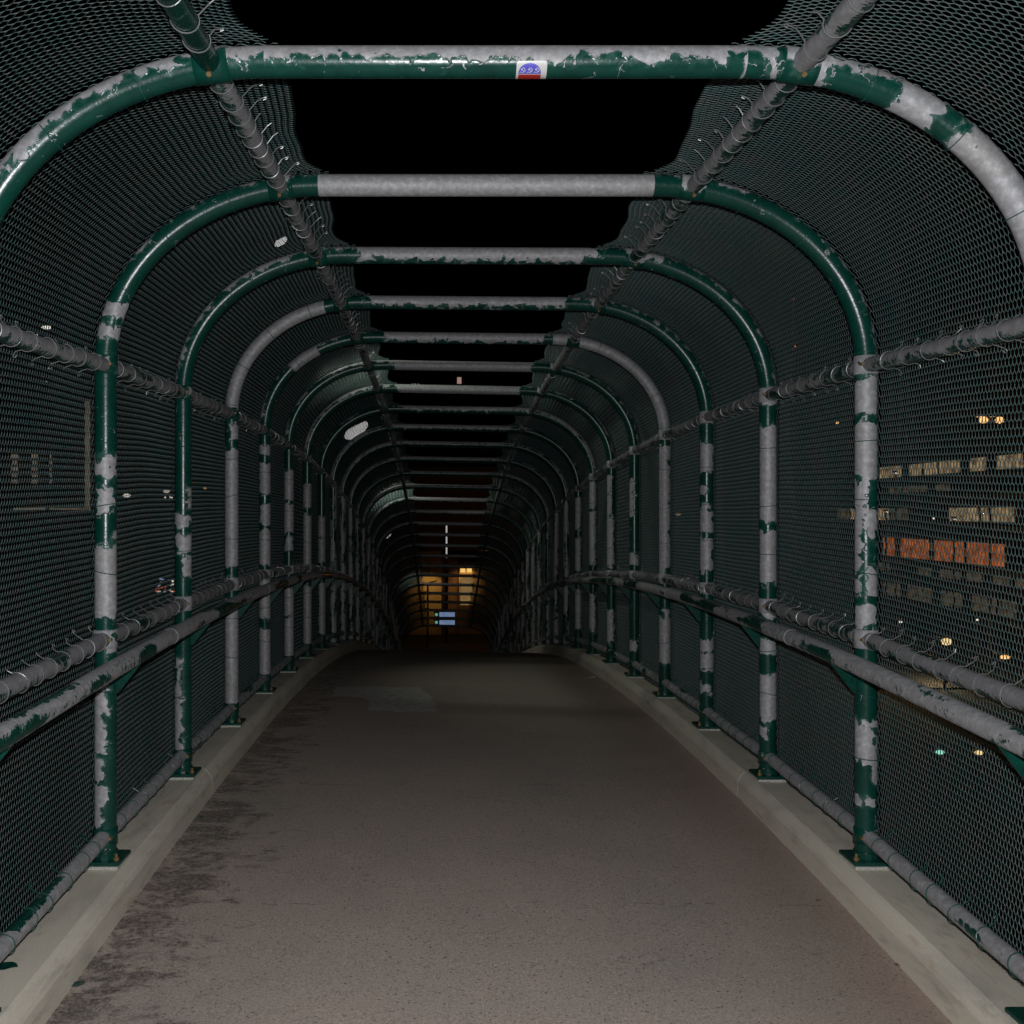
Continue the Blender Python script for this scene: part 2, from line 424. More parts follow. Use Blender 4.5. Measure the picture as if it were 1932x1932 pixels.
# bare patches of the near posts, measured on the photograph: rows are (y top, y bottom, left, right)
def q4(*a): return [tuple(a[i:i + 4]) for i in range(0, len(a), 4)]
POSTS = {
 (-1, 1): q4(572, 598, -1, 1, 616, 642, -1, 1, 858, 886, -.9, 1, 884, 902, .4, 1, 884, 897, -.9, .2, 921, 967, -.8, .6, 1000, 1016, .5, 1,
             1030, 1163, -.95, 1, 1195, 1230, .1, 1, 1262, 1420, -1, -.1, 1425, 1470, -1, -.35, 1475, 1556, -1, -.1, 690, 705, -.2, .2),
 (-1, 2): q4(925, 960, .6, 1, 974, 996, -.9, .9, 1009, 1045, -.8, 1, 1045, 1085, -.1, 1, 1240, 1300, -.8, -.2, 1300, 1420, -.95, -.2),
 (-1, 3): q4(560, 716, -1, 1, 800, 830, -.2, 1, 848, 1068, -1, 1, 1090, 1098, -1, 1, 1128, 1335, -1, 1),
 (-1, 4): q4(735, 775, -1, 1, 842, 858, -1, 1, 876, 932, -.9, 1, 950, 990, -.8, 1, 1000, 1066, -1, 1, 1090, 1165, -1, 1, 1185, 1275, -1, 1),
 (-1, 5): q4(888, 945, -1, 1, 950, 1005, -1, 1, 1008, 1036, -.8, .8, 1110, 1162, -1, 1, 1166, 1240, -1, 1),
 (-1, 6): q4(915, 958, -1, 1, 970, 1068, -1, 1, 1105, 1215, -1, 1),
 (-1, 7): q4(975, 1015, -1, 1, 1018, 1060, -1, 1, 1100, 1195, -.8, 1),
 (1, 1): q4(674, 711, -1, .9, 714, 784, -.95, .8, 800, 900, -1, 1, 912, 956, -1, 0, 956, 1042, -1, -.25, 970, 1014, -.1, .9, 1052, 1120, -1, -.5,
            1074, 1124, 0, 1, 1140, 1178, -.9, .9, 1194, 1215, -1, 1, 1358, 1436, -1, .9, 1440, 1475, .5, 1, 1497, 1515, -.9, .7),
 (1, 2): q4(733, 762, -1, .8, 802, 984, -1, 1, 1002, 1100, -1, .95, 1140, 1164, -.9, 1, 1204, 1230, -1, .9, 1268, 1355, -1, 1, 1370, 1390, -1, -.3),
 (1, 3): q4(776, 797, -1, .6, 833, 890, -1, .9, 918, 930, -1, -.1, 950, 958, -.4, .6, 964, 1003, -1, .8, 1014, 1078, -1, .9, 1206, 1228, -1, 1, 1231, 1262, -1, .9, 1288, 1306, -1, .6),
 (1, 4): q4(770, 800, -1, 1, 842, 866, -1, 1, 872, 880, -1, 1, 862, 1070, -1, .9, 1058, 1085, -1, 0, 1150, 1162, -.4, .6, 1165, 1250, -1, .95),
 (1, 5): q4(905, 975, -1, -.2, 1046, 1065, -1, .6, 1207, 1230, -1, .5),
 (1, 6): q4(898, 930, -1, 0, 935, 970, -1, 0, 975, 1070, -1, .5, 1150, 1210, -1, .6),
 (1, 7): q4(910, 960, -1, .8, 965, 1065, -1, .8, 1120, 1190, -1, .6),
 (1, 8): q4(940, 1000, -1, .8, 1015, 1075, -1, .8, 1110, 1185, -1, .8),
}
BEND = {  # side, frame: (threshold on the outward side of the pipe; low = bare all round)
 (-1, 0): 0.05, (-1, 1): 0.80, (-1, 2): 0.55, (-1, 3): 0.9, (-1, 4): 0.7, (-1, 5): 0.65, (-1, 6): 0.2,
 (1, 0): -1.0, (1, 1): 0.86, (1, 2): 0.80, (1, 3): 0.7, (1, 4): -1.6, (1, 5): 0.75, (1, 6): 0.8}
BAR = {0: -0.10, 1: -3, 2: -0.62, 3: -0.55, 4: -0.62, 5: -3, 6: -2.2, 7: -0.15, 8: -0.2, 9: .1, 10: 0.0, 11: .2, 12: .2, 13: -.6, 14: -.6}  # farther bars keep extra green paint, standing in for dimmer flash light

def leg_peel(side, j, Y, ctr, nor):
    X0 = XL if side < 0 else XR
    zf = float(zb(Y, X0)); h = ctr[:, 2] - zf; h0 = HH - EL_B
    toc = -ctr / (np.linalg.norm(ctr, axis=1)[:, None]); toc[:, 2] = 0
    toc /= np.linalg.norm(toc, axis=1)[:, None]
    rt = np.stack([-toc[:, 1], toc[:, 0], 0 * toc[:, 0]], 1)          # right hand as seen
    tt = (nor * rt).sum(1); fr = (nor * toc).sum(1)
    sd = j * 17 + (5 if side > 0 else 0)
    rnd = 0.035 * vnoise(ctr[:, 0] * 0 + sd, h * 4.2, tt * 1.1, sd) + 0.02 * vnoise(sd, h * 13, tt * 2.5, sd + 3) + 0.006
    val = rnd.copy()
    if (side, j) in POSTS:
        val = np.full(len(h), -0.035)
        d = j + D0
        yy = YH - ctr[:, 2] / (d * U)
        for (y0, y1, a, b) in POSTS[(side, j)]:
            za, zc = (yy - y0) * d * U, (y1 - yy) * d * U
            la = np.where(a <= -0.95, 1, (tt - a) * PR); lb = np.where(b >= 0.95, 1, (b - tt) * PR)
            s_ = np.minimum(np.minimum(za, zc), np.minimum(la, lb))
            val = np.maximum(val, np.clip(s_, -0.035, 0.03))
        val = np.where(fr > -0.15, val, rnd)
    # bend
    i_ = -side
    cx = X0 + i_ * EL_A; cz = zf + h0
    out = np.stack([ctr[:, 0] - cx, 0 * h, (ctr[:, 2] - cz) * 1.2], 1); out /= np.linalg.norm(out, axis=1)[:, None] + 1e-9
    to = (nor * out).sum(1)
    thr = BEND.get((side, j), 0.55 + 0.6 * float(vnoise(sd, 3.3, 1.1, 9)))
    wv = 0.30 * vnoise(ctr[:, 0] * 7, sd, ctr[:, 2] * 7, sd + 1)
    bend = np.clip((to - thr + wv) * PR * 0.9, -0.035, 0.035)
    seamd = np.abs(ctr[:, 0] - cx)                                   # distance from the seam
    if (side, j) == (1, 0):
        # mostly bare, with a few green bands left
        bend = np.full(len(h), 0.03)
        for c0, hw, lo, hi in ((0.02, .05, -1, .1), (0.10, .02, -1, 1), (0.33, .10, -1, .25), (0.22, .06, .75, 1.0), (0.575, .035, -1, .85), (0.50, .09, .8, 1)):
            s_ = np.minimum(hw - np.abs(seamd - c0), np.minimum((to - lo) * PR if lo > -1 else 1, (hi - to) * PR if hi < 1 else 1))
            bend = np.minimum(bend, np.clip(-s_, -0.035, 0.03))
    if (side, j) == (-1, 3): bend = np.where(seamd > 0.27, 0.03, -0.02 + 0 * bend)
    if (side, j) == (-1, 4): bend = np.where((seamd > 0.45) & (seamd < 0.66), 0.02, bend)
    if (side, j) == (1, 2) : bend = np.maximum(bend, np.where((seamd > 0.15) & (seamd < 0.3), (to - .2) * PR, -1))
    if j in (1,): bend = np.where(seamd < 0.12, np.minimum(bend, (to - .75) * PR), bend)
    k = np.clip((h - (h0 - 0.03)) / 0.1, 0, 1)
    if (side, j) in ((-1, 1),): k = np.clip((h - (h0 + 0.26)) / 0.05, 0, 1)
    return val * (1 - k) + bend * k

ORD = ['first', 'second', 'third', 'fourth', 'fifth', 'sixth', 'seventh', 'eighth', 'ninth', 'tenth', 'eleventh', 'twelfth', 'thirteenth',
       'fourteenth', 'fifteenth', 'sixteenth', 'seventeenth', 'eighteenth', 'nineteenth', 'twentieth', 'twenty-first', 'twenty-second',
       'twenty-third', 'twenty-fourth', 'twenty-fifth', 'twenty-sixth', 'twenty-seventh']
LOOK = {0: 'nearest pipe arch, crossbar bare above and green below, carrying the small sticker',
        1: 'second pipe arch from the front, crossbar wholly bare grey with green ends',
        2: 'third pipe arch from the front, crossbar bare with a thin ragged green underside',
        3: 'fourth pipe arch from the front, left post almost wholly bare below its grey bend',
        4: 'fifth pipe arch from the front, its right bend stripped to bare grey',
        5: 'sixth pipe arch from the front, bare grey crossbar and dark green right bend',
        6: 'seventh pipe arch from the front, pale crossbar brightly lit by the street lamp'}
RH = {'mid': HH - EL_B, 'low': 1408 * U, 'bottom': 176 * U}
def ring_path(c, ax1, ax2, r, a0=0, a1=2 * math.pi, n=16):
    return [tuple(np.array(c) + r * (math.cos(a) * np.array(ax1) + math.sin(a) * np.array(ax2))) for a in np.linspace(a0, a1, n)]
def tie_post(c, r, Y, side, detail=9):
    X_, Y_ = (1, 0, 0), (0, 1, 0)
    tl = 0.012 * random.uniform(-1, 1)
    pts = ring_path(c, X_, Y_, r + 0.003, 0.3, 2 * math.pi + 0.1, detail + 3)
    pts = [(x, y, z + tl * (x - c[0]) / r) for x, y, z in pts]
    e = pts[-1]; o = side
    pts += [(e[0] + o * 0.02, e[1] + 0.006, e[2] + 0.004), (e[0] + o * 0.03, e[1] - 0.004, e[2] + 0.014)]
    return pts
TX = {-1: -1008 * U, 1: 1572 * U}     # lateral position of the top rails
def arch_h(x):
    """height above the plate of the frame centre line at lateral position x (upper part)"""
    a = abs(x - (XL + EL_A if x < XC else XR - EL_A)) / EL_A
    if XL + EL_A < x < XR - EL_A: return HH
    return (HH - EL_B) + EL_B * max(0, 1 - a ** 2.04) ** (1 / 2.04)

for j in range(NF):
    Y = FY(j)
    root = empty('arch_frame', (XC, Y, float(zb(Y))))
    lb = LOOK.get(j, ORD[j] + ' peeling pipe arch counted from the front of the walkway')
    tag(root, lb, 'pipe arch', 'pipe arches over the footbridge')
    ns = 20 if j < 5 else (12 if j < 12 else 8)
    for side in (-1, 1):
        p = leg_path(side, Y)
        if j >= 6: p = np.concatenate([p[:-1:3 if j < 12 else 5], p[-1:]])
        v, f, ctr, nor, sl = sweep(p, PR, ns)
        obj('post', v, f, M['pipe'], root, smooth=True, peel=leg_peel(side, j, Y, ctr, nor))
        X0 = XL if side < 0 else XR
        z0 = float(zb(Y, X0))
        # foot: shoe plate, packing and two bolts
        mb = MB(); mb.box(X0 - 0.078, X0 + 0.078, Y - 0.075, Y + 0.085, z0 + 0.010, z0 + 0.026, 0.003)
        if j < 8:
            mb.tube([(X0, Y, z0 + 0.024), (X0, Y, z0 + 0.05)], 0.050, 14)
        bp = mb.build('base_plate', M['green'], root)
        mb = MB(); mb.box(X0 - 0.074, X0 + 0.074, Y - 0.079, Y + 0.08, z0 - 0.004, z0 + 0.0098, 0.002)
        mb.build('grout_pad', M['white'], root)
        if j < 6:
            for sx in (-1, 1):
                mb = MB(); mb.tube([(X0 + sx * 0.058, Y - 0.045, z0 + 0.025), (X0 + sx * 0.058, Y - 0.045, z0 + 0.037)], 0.012, 6)
                mb.tube([(X0 + sx * 0.058, Y - 0.045, z0 + 0.036), (X0 + sx * 0.058, Y - 0.045, z0 + 0.052)], 0.006, 6)
                mb.build('bolt', M['brass'], bp)
        # clamps where the rails meet the frame
        if j < 9:
            for key, hh in RH.items():
                c = np.array([X0, Y, z0 + hh]); hw = 0.038 if key != 'bottom' else 0.03
                v, f, ctr, nor, sl = sweep([c + (0, 0, -hw), c + (0, 0, -hw * .98), c + (0, 0, 0), c + (0, 0, hw * .98), c + (0, 0, hw)], [PR + .001, PR + .0045, PR + .0045, PR + .0045, PR + .001], ns)
                pv = {1: 0.02, -1: -0.01}[side] if key == 'mid' else (0.015 if key == 'low' else -0.02)
                cl = obj('clamp', v, f, M['pipe'], root, smooth=False, peel=np.full(len(v), pv))
                if j < 4:
                    mb = MB(); bx = X0 - side * 0.035
                    mb.tube([(bx, Y - PR + 0.006, c[2]), (bx, Y - PR - 0.012, c[2])], 0.007, 6); mb.build('bolt', M['brass'], cl)
            # top clamp
            xt = TX[side]; ht = arch_h(xt); sl_ = (arch_h(xt + 0.02) - arch_h(xt - 0.02)) / 0.04
            c = np.array([xt, Y, float(zb(Y, xt)) + ht]); tv = np.array([1, 0, sl_]); tv /= np.linalg.norm(tv)
            v, f, ctr, nor, sl = sweep([c - tv * .05, c - tv * .049, c, c + tv * .049, c + tv * .05], [PR + .001, PR + .005, PR + .005, PR + .005, PR + .001], ns)
            cl = obj('clamp', v, f, M['pipe'], root, peel=np.clip((nor[:, 2] - (0.5 if side < 0 else -0.2)) * PR, -.03, .03))
            if j < 4:
                mb = MB(); mb.tube([tuple(c + (0.0, -PR * .75, -PR * .75)), tuple(c + (0, -PR * .75 - .011, -PR * .75 - .011))], 0.008, 6)
                mb.build('bolt', M['brass'], cl)
            # thin wires tying the mesh to the post
            k = 0
            for hh in np.arange(0.42, RH['mid'] + 0.95, 0.262):
                if hh < RH['mid'] - 0.05:
                    if min(abs(hh - q) for q in RH.values()) < 0.06: continue
                    pts = tie_post((X0, Y, z0 + hh + random.uniform(-.03, .03)), PR, Y, side, 12 if j < 5 else 8)
                elif j < 6:
                    a = (hh - RH['mid']) / 1.15 * math.pi / 2 + 0.12
                    x_ = X0 - side * EL_A * (1 - math.cos(a)); h_ = RH['mid'] + EL_B * math.sin(a)
                    tn = np.array([-side * EL_A * math.sin(a), 0, EL_B * math.cos(a)]); tn /= np.linalg.norm(tn)
                    nn = np.cross(tn, (0, 1, 0))
                    pts = ring_path((x_, Y, float(zb(Y, x_)) + h_), nn, (0, 1, 0), PR + 0.003, 0, 6.2, 14)
                else: continue
                mb = MB(); mb.tube(pts, 0.0019 if j > 0 else 0.0017, 5); mb.build('tie_wire', M['tie_green'], root)
    # crossbar between the two bends
    xa, xb = XL + EL_A, XR - EL_A
    xs_ = np.linspace(xa, xb, 90 if j < 6 else 24)
    p = np.array([(x, Y, float(zb(Y, x)) + HH) for x in xs_])
    v, f, ctr, nor, sl = sweep(p, PR + 0.0005, ns)
    thr = BAR.get(j, -0.5 - 1.2 * abs(float(vnoise(j * 3.7, 1, 1, 4))))
    wv = 0.22 * vnoise(ctr[:, 0] * 9, j, 0.5, 31 + j) + 0.12 * vnoise(ctr[:, 0] * 30, j, 0.5, 37 + j)
    pv = np.clip((nor[:, 2] - thr + wv) * PR, -0.035, 0.04)
    if j in (2, 3, 4, 5, 6, 7):        # green left at the ends
        e = np.minimum(ctr[:, 0] - xa, xb - ctr[:, 0]) + 0.03 * vnoise(ctr[:, 0] * 15, j, nor[:, 2], 3)
        pv = np.minimum(pv, np.clip(e - 0.06, -0.02, 0.04) + np.clip(nor[:, 2] * .02, -.01, .02))
    if j == 0: pv = np.where(ctr[:, 0] > xb - 0.01, 0.02, pv)
    obj('crossbar', v, f, M['pipe'], root, smooth=True, peel=pv)

# ------------------------------------------------------------------ chain link fences with rails
def tie_rail(c, r, side, kind, seed):
    """hooked wire round a rail, both ends curled"""
    rg = random.Random(seed)
    nx, nz = rg.uniform(-.25, .25), rg.uniform(-.2, .2)
    if kind == 'top':   a0, a1, ex = rad(-25), rad(205), 0.062
    else:               a0, a1, ex = rad(-20), rad(215), 0.040
    pts = []
    out = -1 if kind == 'top' else 1
    # opening faces the mesh: up for the top rail, outwards for the side rails
    if kind == 'top': ax1, ax2 = (1, 0, 0), (0, 0, -1)
    else: ax1, ax2 = (0, 0, 1), (-side, 0, 0)
    ax1 = np.array(ax1, float); ax2 = np.array(ax2, float)
    R = r + 0.0035; lean = rg.uniform(-.35, .35)
    for a in np.linspace(a0, a1, 14):
        q = np.array(c) + R * (math.cos(a) * ax1 + math.sin(a) * ax2); q[1] += lean * R * math.cos(a); pts.append(q)
    # tails run on past the mesh and curl over
    for end in (0, 1):
        e = pts[0] if end == 0 else pts[-1]; d = (pts[0] - pts[1]) if end == 0 else (pts[-1] - pts[-2])
        d = d / np.linalg.norm(d); L = rg.uniform(.5, 1.2) * ex
        rd = (e - np.array(c)); rd = rd / np.linalg.norm(rd)
        dd = d * (.35 if kind == 'top' else .55) + rd * .85; dd /= np.linalg.norm(dd)
        t1 = e + dd * L * .6 + d * .004; t2 = e + dd * L + np.array([0, rg.uniform(-.012, .012), 0]); d = dd
        side_ = (ax1 if end == 0 else -ax1)
        cur = [t1, t2, t2 + side_ * .010 + d * .004, t2 + side_ * .014 - d * .004, t2 + side_ * .009 - d * .010]
        if rg.random() < .25: cur = cur[:2]
        pts = cur[::-1] + pts if end == 0 else pts + cur
    return pts

YA, YB = FY(-1.35), FY(26) + 0.05
RR = 0.0305
for side in (-1, 1):
    X0 = XL if side < 0 else XR
    root = empty('chain_link_fence', (X0, FY(0), float(zb(FY(0), X0))))
    tag(root, ('curved green chain link fence along the left edge, big bright lamp seen through it' if side < 0 else
               'curved green chain link fence along the right edge, orange windows seen through it'), 'fence', 'mesh walls of the footbridge')
    ry = np.concatenate([np.arange(YA, FY(5), 0.02), np.arange(FY(5), YB, 0.12)])
    for key in ('top', 'mid', 'low', 'bottom'):
        if key == 'top': xr = TX[side]; hh = arch_h(xr) - 0.0
        else: xr = X0; hh = RH[key]
        r_ = 0.032 if key in ('top', 'low') else RR
        p = np.array([(xr, y, float(zb(y, xr)) + hh) for y in ry])
        # rails sag a little between the frames
        bay = np.mod(p[:, 1] / SP - D0, 1.0); p[:, 2] -= 0.006 * np.sin(bay * math.pi)
        v, f, ctr, nor, sl = sweep(p, r_, 16)
        inn = -side
        if key == 'top': dirv = np.array([inn * 0.35, 0, -0.7 if side > 0 else -0.3]); dirv = np.array([inn * 0.85, 0, 0.25])
        elif key == 'mid': dirv = np.array([inn * .7, 0, 0.7])
        elif key == 'low': dirv = np.array([inn * .45, 0, 0.85])
        else: dirv = np.array([inn * .6, 0, .8])
        dirv = dirv / np.linalg.norm(dirv)
        tt = nor @ dirv
        thr = {'top': -0.12, 'mid': 0.05, 'low': -0.15, 'bottom': -0.65}[key]
        sdd = 50 + side * 3 + len(key)
        wv = 0.55 * vnoise(ctr[:, 1] * 4.5, sdd, 0.3, sdd) + 0.35 * vnoise(ctr[:, 1] * 19, sdd, nor[:, 2] * 1.2, sdd + 1)
        pv = np.clip((tt - thr + wv) * r_ * 1.0, -0.03, 0.035)
        blot = vnoise(ctr[:, 1] * 3.1, nor[:, 2] * .8, sdd, sdd + 7)
        pv = np.where(blot > (0.50 if key != 'bottom' else .62), np.minimum(pv, -(blot - .5) * .08), pv)
        if key == 'top' and side < 0: pv = np.where(ctr[:, 1] < FY(0) - 0.03, -0.03, pv)
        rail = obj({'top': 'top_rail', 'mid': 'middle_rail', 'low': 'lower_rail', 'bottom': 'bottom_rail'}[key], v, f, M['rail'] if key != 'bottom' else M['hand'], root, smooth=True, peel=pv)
        # tie wires: the nearest singly, the rest together
        rest = MB(); k = 0
        step = {'top': 0.125, 'mid': 0.14, 'low': 0.135, 'bottom': 0.15}[key]
        y = FY(-0.75)
        mt = M['steel'] if key != 'bottom' else M['tie_green']
        while y < FY(11):
            bay = (y / SP - D0) % 1.0
            if 0.05 < bay < 0.95:
                c = np.array([xr, y, float(zb(y, xr)) + hh - 0.006 * math.sin(bay * math.pi)])
                pts = tie_rail(c, r_, side, 'top' if key == 'top' else 'side', k * 13 + side + len(key) * 100)
                if y < FY(2.2):
                    mb = MB(); mb.tube(pts, 0.0019, 5); mb.build('tie_wire', mt, rail)
                else: rest.tube(pts, 0.0019, 4)
                k += 1
            y += step * random.uniform(.8, 1.2)
        o = rest.build('tie_wires', mt, rail); o['kind'] = 'stuff'
    # the mesh itself, woven bay by bay
    off = PR + 0.010
    a_ = EL_A + off; b_ = EL_B + off
    prof = [(X0 + side * off, h) for h in np.arange(0.010, RH['mid'], 0.004)]
    for a in np.linspace(0, math.pi / 2, 260):
        prof.append((X0 + side * off - side * a_ * (1 - math.cos(a) ** (2 / 2.04)), RH['mid'] + b_ * math.sin(a) ** (2 / 2.04)))
    xe = prof[-1][0]
    prof = np.array(prof + [(xe - side * t_, HH + off) for t_ in np.arange(0.004, 0.5, 0.004)])
    sl = np.concatenate([[0], np.cumsum(np.hypot(*np.diff(prof, axis=0).T))])
    dpr = np.gradient(prof, axis=0); dpr /= np.linalg.norm(dpr, axis=1)[:, None]
    nrm = np.stack([dpr[:, 1] * -1, dpr[:, 0]], 1)
    if side < 0: nrm = nrm            # left: tangent up (0,1) -> normal (-1,0) outward
    else: nrm = -nrm
    s_edge = sl[np.argmin(np.abs(prof[:, 0] - (TX[side] - side * 0.17)) + (prof[:, 1] < HH) * 0.0 + 0)]
    for b in range(-2, NF - 1):
        k_ = 1.0 if b < 5 else (1.5 if b < 11 else 2.6)
        wd, T = 0.0247 * k_, 0.0205 * k_
        wr = 0.0018 * k_ * (1 if b < 5 else .8); dep = 0.0031 * min(k_, 1.6)
        y0, y1 = FY(b) + 0.004, FY(b + 1) - 0.004
        if b == -2: y0 = FY(-1.35)
        s_max = s_edge + 0.02
        nrow = int(s_max / wd)
        npt = int((y1 - y0) / (T / 4)); k = np.arange(npt); yb = y0 + (k + .5) * (y1 - y0) / npt
        fr = (yb - y0) / (y1 - y0)
        # the free edge over the roof opening: pulled in towards the far end of each bay, laced back at the frame
        warp = 1 - 0.026 * np.clip(fr / .9, 0, 1) + 0.018 * np.clip((fr - .84) / .15, 0, 1) ** 2 + 0.003 * vnoise(yb * 5, b, side, 77)
        V = []; F = []; base = 0
        for i in range(nrow):
            s0 = (i + 0.5) * s_max / nrow
            ph = (k + (2 if i % 2 else 0)) % 4
            so = np.choose(ph, [wd * .54, 0, -wd * .54, 0]); no = np.choose(ph, [0.0, dep, 0.0, -dep]) * 1.0
            g = min(1.0, s0 / s_max) ** 9
            sv = (s0 + so) * (1 + (warp - 1) * g) + 0.004 * vnoise(yb * 2.3, s0 * 1.5, side, 93)
            sv = np.maximum(sv, 0)
            y = yb + (0.0 if i % 2 else 0.0)
            x = np.interp(sv, sl, prof[:, 0]); h = np.interp(sv, sl, prof[:, 1])
            nx = np.interp(sv, sl, nrm[:, 0]); nz = np.interp(sv, sl, nrm[:, 1])
            bow = np.sin(fr * math.pi)
            blg = 0.012 * vnoise(sv * 1.6, y * 0.9, side, 91) + 0.012 * bow * np.sin(sv * 2.1 + b)
            blg = blg * np.clip(bow * 1.15, 0.05, 1) + 0.003
            n_ = no + np.maximum(blg, -0.004)
            cx = x + nx * n_; cz = zb(y, x) + h + nz * n_
            ctr = np.stack([cx, y, cz], 1)
            t = np.gradient(ctr, axis=0); t /= np.linalg.norm(t, axis=1)[:, None]
            N = np.stack([nx, 0 * nx, nz], 1); N -= t * (N * t).sum(1)[:, None]; N /= np.linalg.norm(N, axis=1)[:, None]
            B = np.cross(t, N)
            q = np.stack([ctr + (N * math.cos(a) + B * math.sin(a)) * wr for a in (0.0, 2.094, 4.189)], 1).reshape(-1, 3)
            ii = np.arange(npt - 1)[:, None] * 3; kk = np.arange(3)[None, :]
            F.append((np.stack([ii + kk, ii + (kk + 1) % 3, ii + 3 + (kk + 1) % 3, ii + 3 + kk], -1).reshape(-1, 4)) + base)
            V.append(q); base += len(q)
        obj('mesh_panel', np.concatenate(V), np.concatenate(F), M['mesh'], root, smooth=True)

# ------------------------------------------------------------------ handrails
for side in (-1, 1):
    X0 = XL if side < 0 else XR
    xh = X0 - side * 0.128; hh = 1300 * U; hr = 0.036
    root = empty('handrail', (xh, FY(0), float(zb(FY(0), xh))))
    tag(root, ('worn pipe handrail on green brackets along the left fence' if side < 0 else 'worn pipe handrail on green brackets along the right fence'),
        'handrail', 'handrails of the footbridge')
    p = np.array([(xh, y, float(zb(y, xh)) + hh) for y in ry])
    v, f, ctr, nor, sl = sweep(p, hr, 18)
    sdd = 150 + side
    b1 = vnoise(ctr[:, 1] * 3.4, nor[:, 2] * .7 + 3, nor[:, 0] * .8, sdd); b2 = vnoise(ctr[:, 1] * 13, nor[:, 2] * 1.3, nor[:, 0], sdd + 1)
    pv = np.clip(0.016 - np.maximum(b1 - 0.02, 0) * 0.13 + b2 * 0.012 + nor[:, 2] * .012, -.03, .035)
    obj('pipe', v, f, M['hand'], root, smooth=True, peel=pv)
    for yj in np.arange(FY(-1) + 0.5, FY(6), 2.44):       # pipe couplings
        c = np.array([xh, yj, float(zb(yj, xh)) + hh]); dz = float(zb(yj + .03, xh) - zb(yj - .03, xh)) / .06
        dv = np.array([0, 1, dz]); dv /= np.linalg.norm(dv)
        v, f, ctr, nor, s_ = sweep([c - dv * .004, c - dv * .0035, c + dv * .0035, c + dv * .004], [hr, hr + .002, hr + .002, hr], 18)
        obj('weld_ring', v, f, M['hand'], root, peel=np.full(len(v), .02))
    for j in range(NF):
        Y = FY(j); z = float(zb(Y, xh)) + hh
        xi = xh - side * 0.022; xo = X0 - side * (PR - 0.003)
        t_ = 0.005
        prof2 = [(xi, z - hr + 0.010), (xh + side * 0.02, z - hr + 0.008), (xo, z - hr + 0.004), (xo, z - hr - 0.115), (xo - side * 0.012, z - hr - 0.115)]
        v = [(a, Y - t_, c) for a, c in prof2] + [(a, Y + t_, c) for a, c in prof2]; n5 = len(prof2)
        f = [tuple(range(n5)), tuple(range(2 * n5 - 1, n5 - 1, -1))] + [(i, i + n5, (i + 1) % n5 + n5, (i + 1) % n5) for i in range(n5)]
        obj('bracket', v, f, M['green'], root)

# ------------------------------------------------------------------ sticker on the nearest crossbar
Y = FY(0)
sx0, sx1 = (975 - XV) * D0 * U * 1.0, (1033 - XV) * D0 * U
sc_x = (Y - PR) / Y
sx0 *= sc_x; sx1 *= sc_x
zc = float(zb(Y, (sx0 + sx1) / 2)) + HH
M['sticker'] = simple('white_vinyl', (0.62, 0.62, 0.60), 0.35)
M['blue'] = simple('blue_print', (0.10, 0.09, 0.55), 0.4); M['red'] = simple('red_print', (0.42, 0.025, 0.018), 0.4)
SW = sx1 - sx0; A0, A1 = rad(20), rad(116)      # angle below the horizontal facing the camera
def cyl(u, t, lift):
    """u 0..1 across, t 0..1 down the sticker"""
    a = A0 + (A1 - A0) * t; r = PR + 0.0008 + lift
    return (sx0 + u * SW, Y - r * math.cos(a), zc - r * math.sin(a))
root = empty('sticker', (sx0 + SW / 2, Y - PR, zc)); tag(root, 'small white sticker with a blue dome and red band on the nearest crossbar', 'sticker')
def grid_patch(fn, nu, nt_, lift, name, mat):
    """fn(t) -> (u0,u1)"""
    v = []; f = []
    for b in range(nt_ + 1):
        t = fn[0] + (fn[1] - fn[0]) * b / nt_; u0, u1 = fn[2](t)
        for a in range(nu + 1): v.append(cyl(u0 + (u1 - u0) * a / nu, t, lift))
    for b in range(nt_):
        for a in range(nu): i = b * (nu + 1) + a; f.append((i, i + nu + 1, i + nu + 2, i + 1))
    obj(name, v, f, mat, root)
def rc(t):
    e = 0.05 * max(0, 1 - min(t, 1 - t) / 0.08) ** 2
    return (0.0 + e, 1 - e)
grid_patch((0, 1, rc), 8, 24, 0.0, 'backing', M['sticker'])
# the visible front of the bar spans angle -8..~75 deg; the dome sits in the upper half
def dome(t):
    k = (t - 0.07) / 0.42; k = min(max(k, 0), 1)
    wd = 0.37 * math.sqrt(max(0, 1 - (1 - k) ** 2.3)); return (0.44 - wd, 0.44 + wd)
grid_patch((0.072, 0.49, dome), 6, 16, 0.0005, 'blue_dome', M['blue'])
grid_patch((0.52, 0.86, lambda t: (0.075, 0.815)), 4, 8, 0.0005, 'red_band', M['red'])
mb = MB()
def stroke(pts, wd):
    for (a, b) in zip(pts[:-1], pts[1:]):
        a = np.array(a); b = np.array(b); d = b - a; n_ = np.array([-d[1], d[0]]); n_ /= np.linalg.norm(n_) + 1e-9; n_ *= wd / 2
        q = [a + n_, b + n_, b - n_, a - n_]
        mb.add([cyl(p_[0], p_[1], 0.0010) for p_ in q], [(0, 1, 2, 3)])
for cx in (0.21, 0.44, 0.67):
    cy = 0.33; ru, rt = 0.078, 0.088
    arc = [(cx + ru * math.sin(a), cy - rt * math.cos(a)) for a in np.linspace(rad(-5), rad(215), 14)]
    stroke(arc, 0.022); stroke([(cx - ru * 1.25, cy + rt * 1.15), (cx - ru * .55, cy + rt * .72)], 0.02)
    stroke([(cx - ru * .7, cy - rt * .05), (cx - ru * .1, cy - rt * .7)], 0.035); stroke([(cx - ru * .4, cy - rt * .3), (cx + ru * .75, cy + rt * .75)], 0.02)
o = mb.build('sickle_marks', M['sticker'], root)

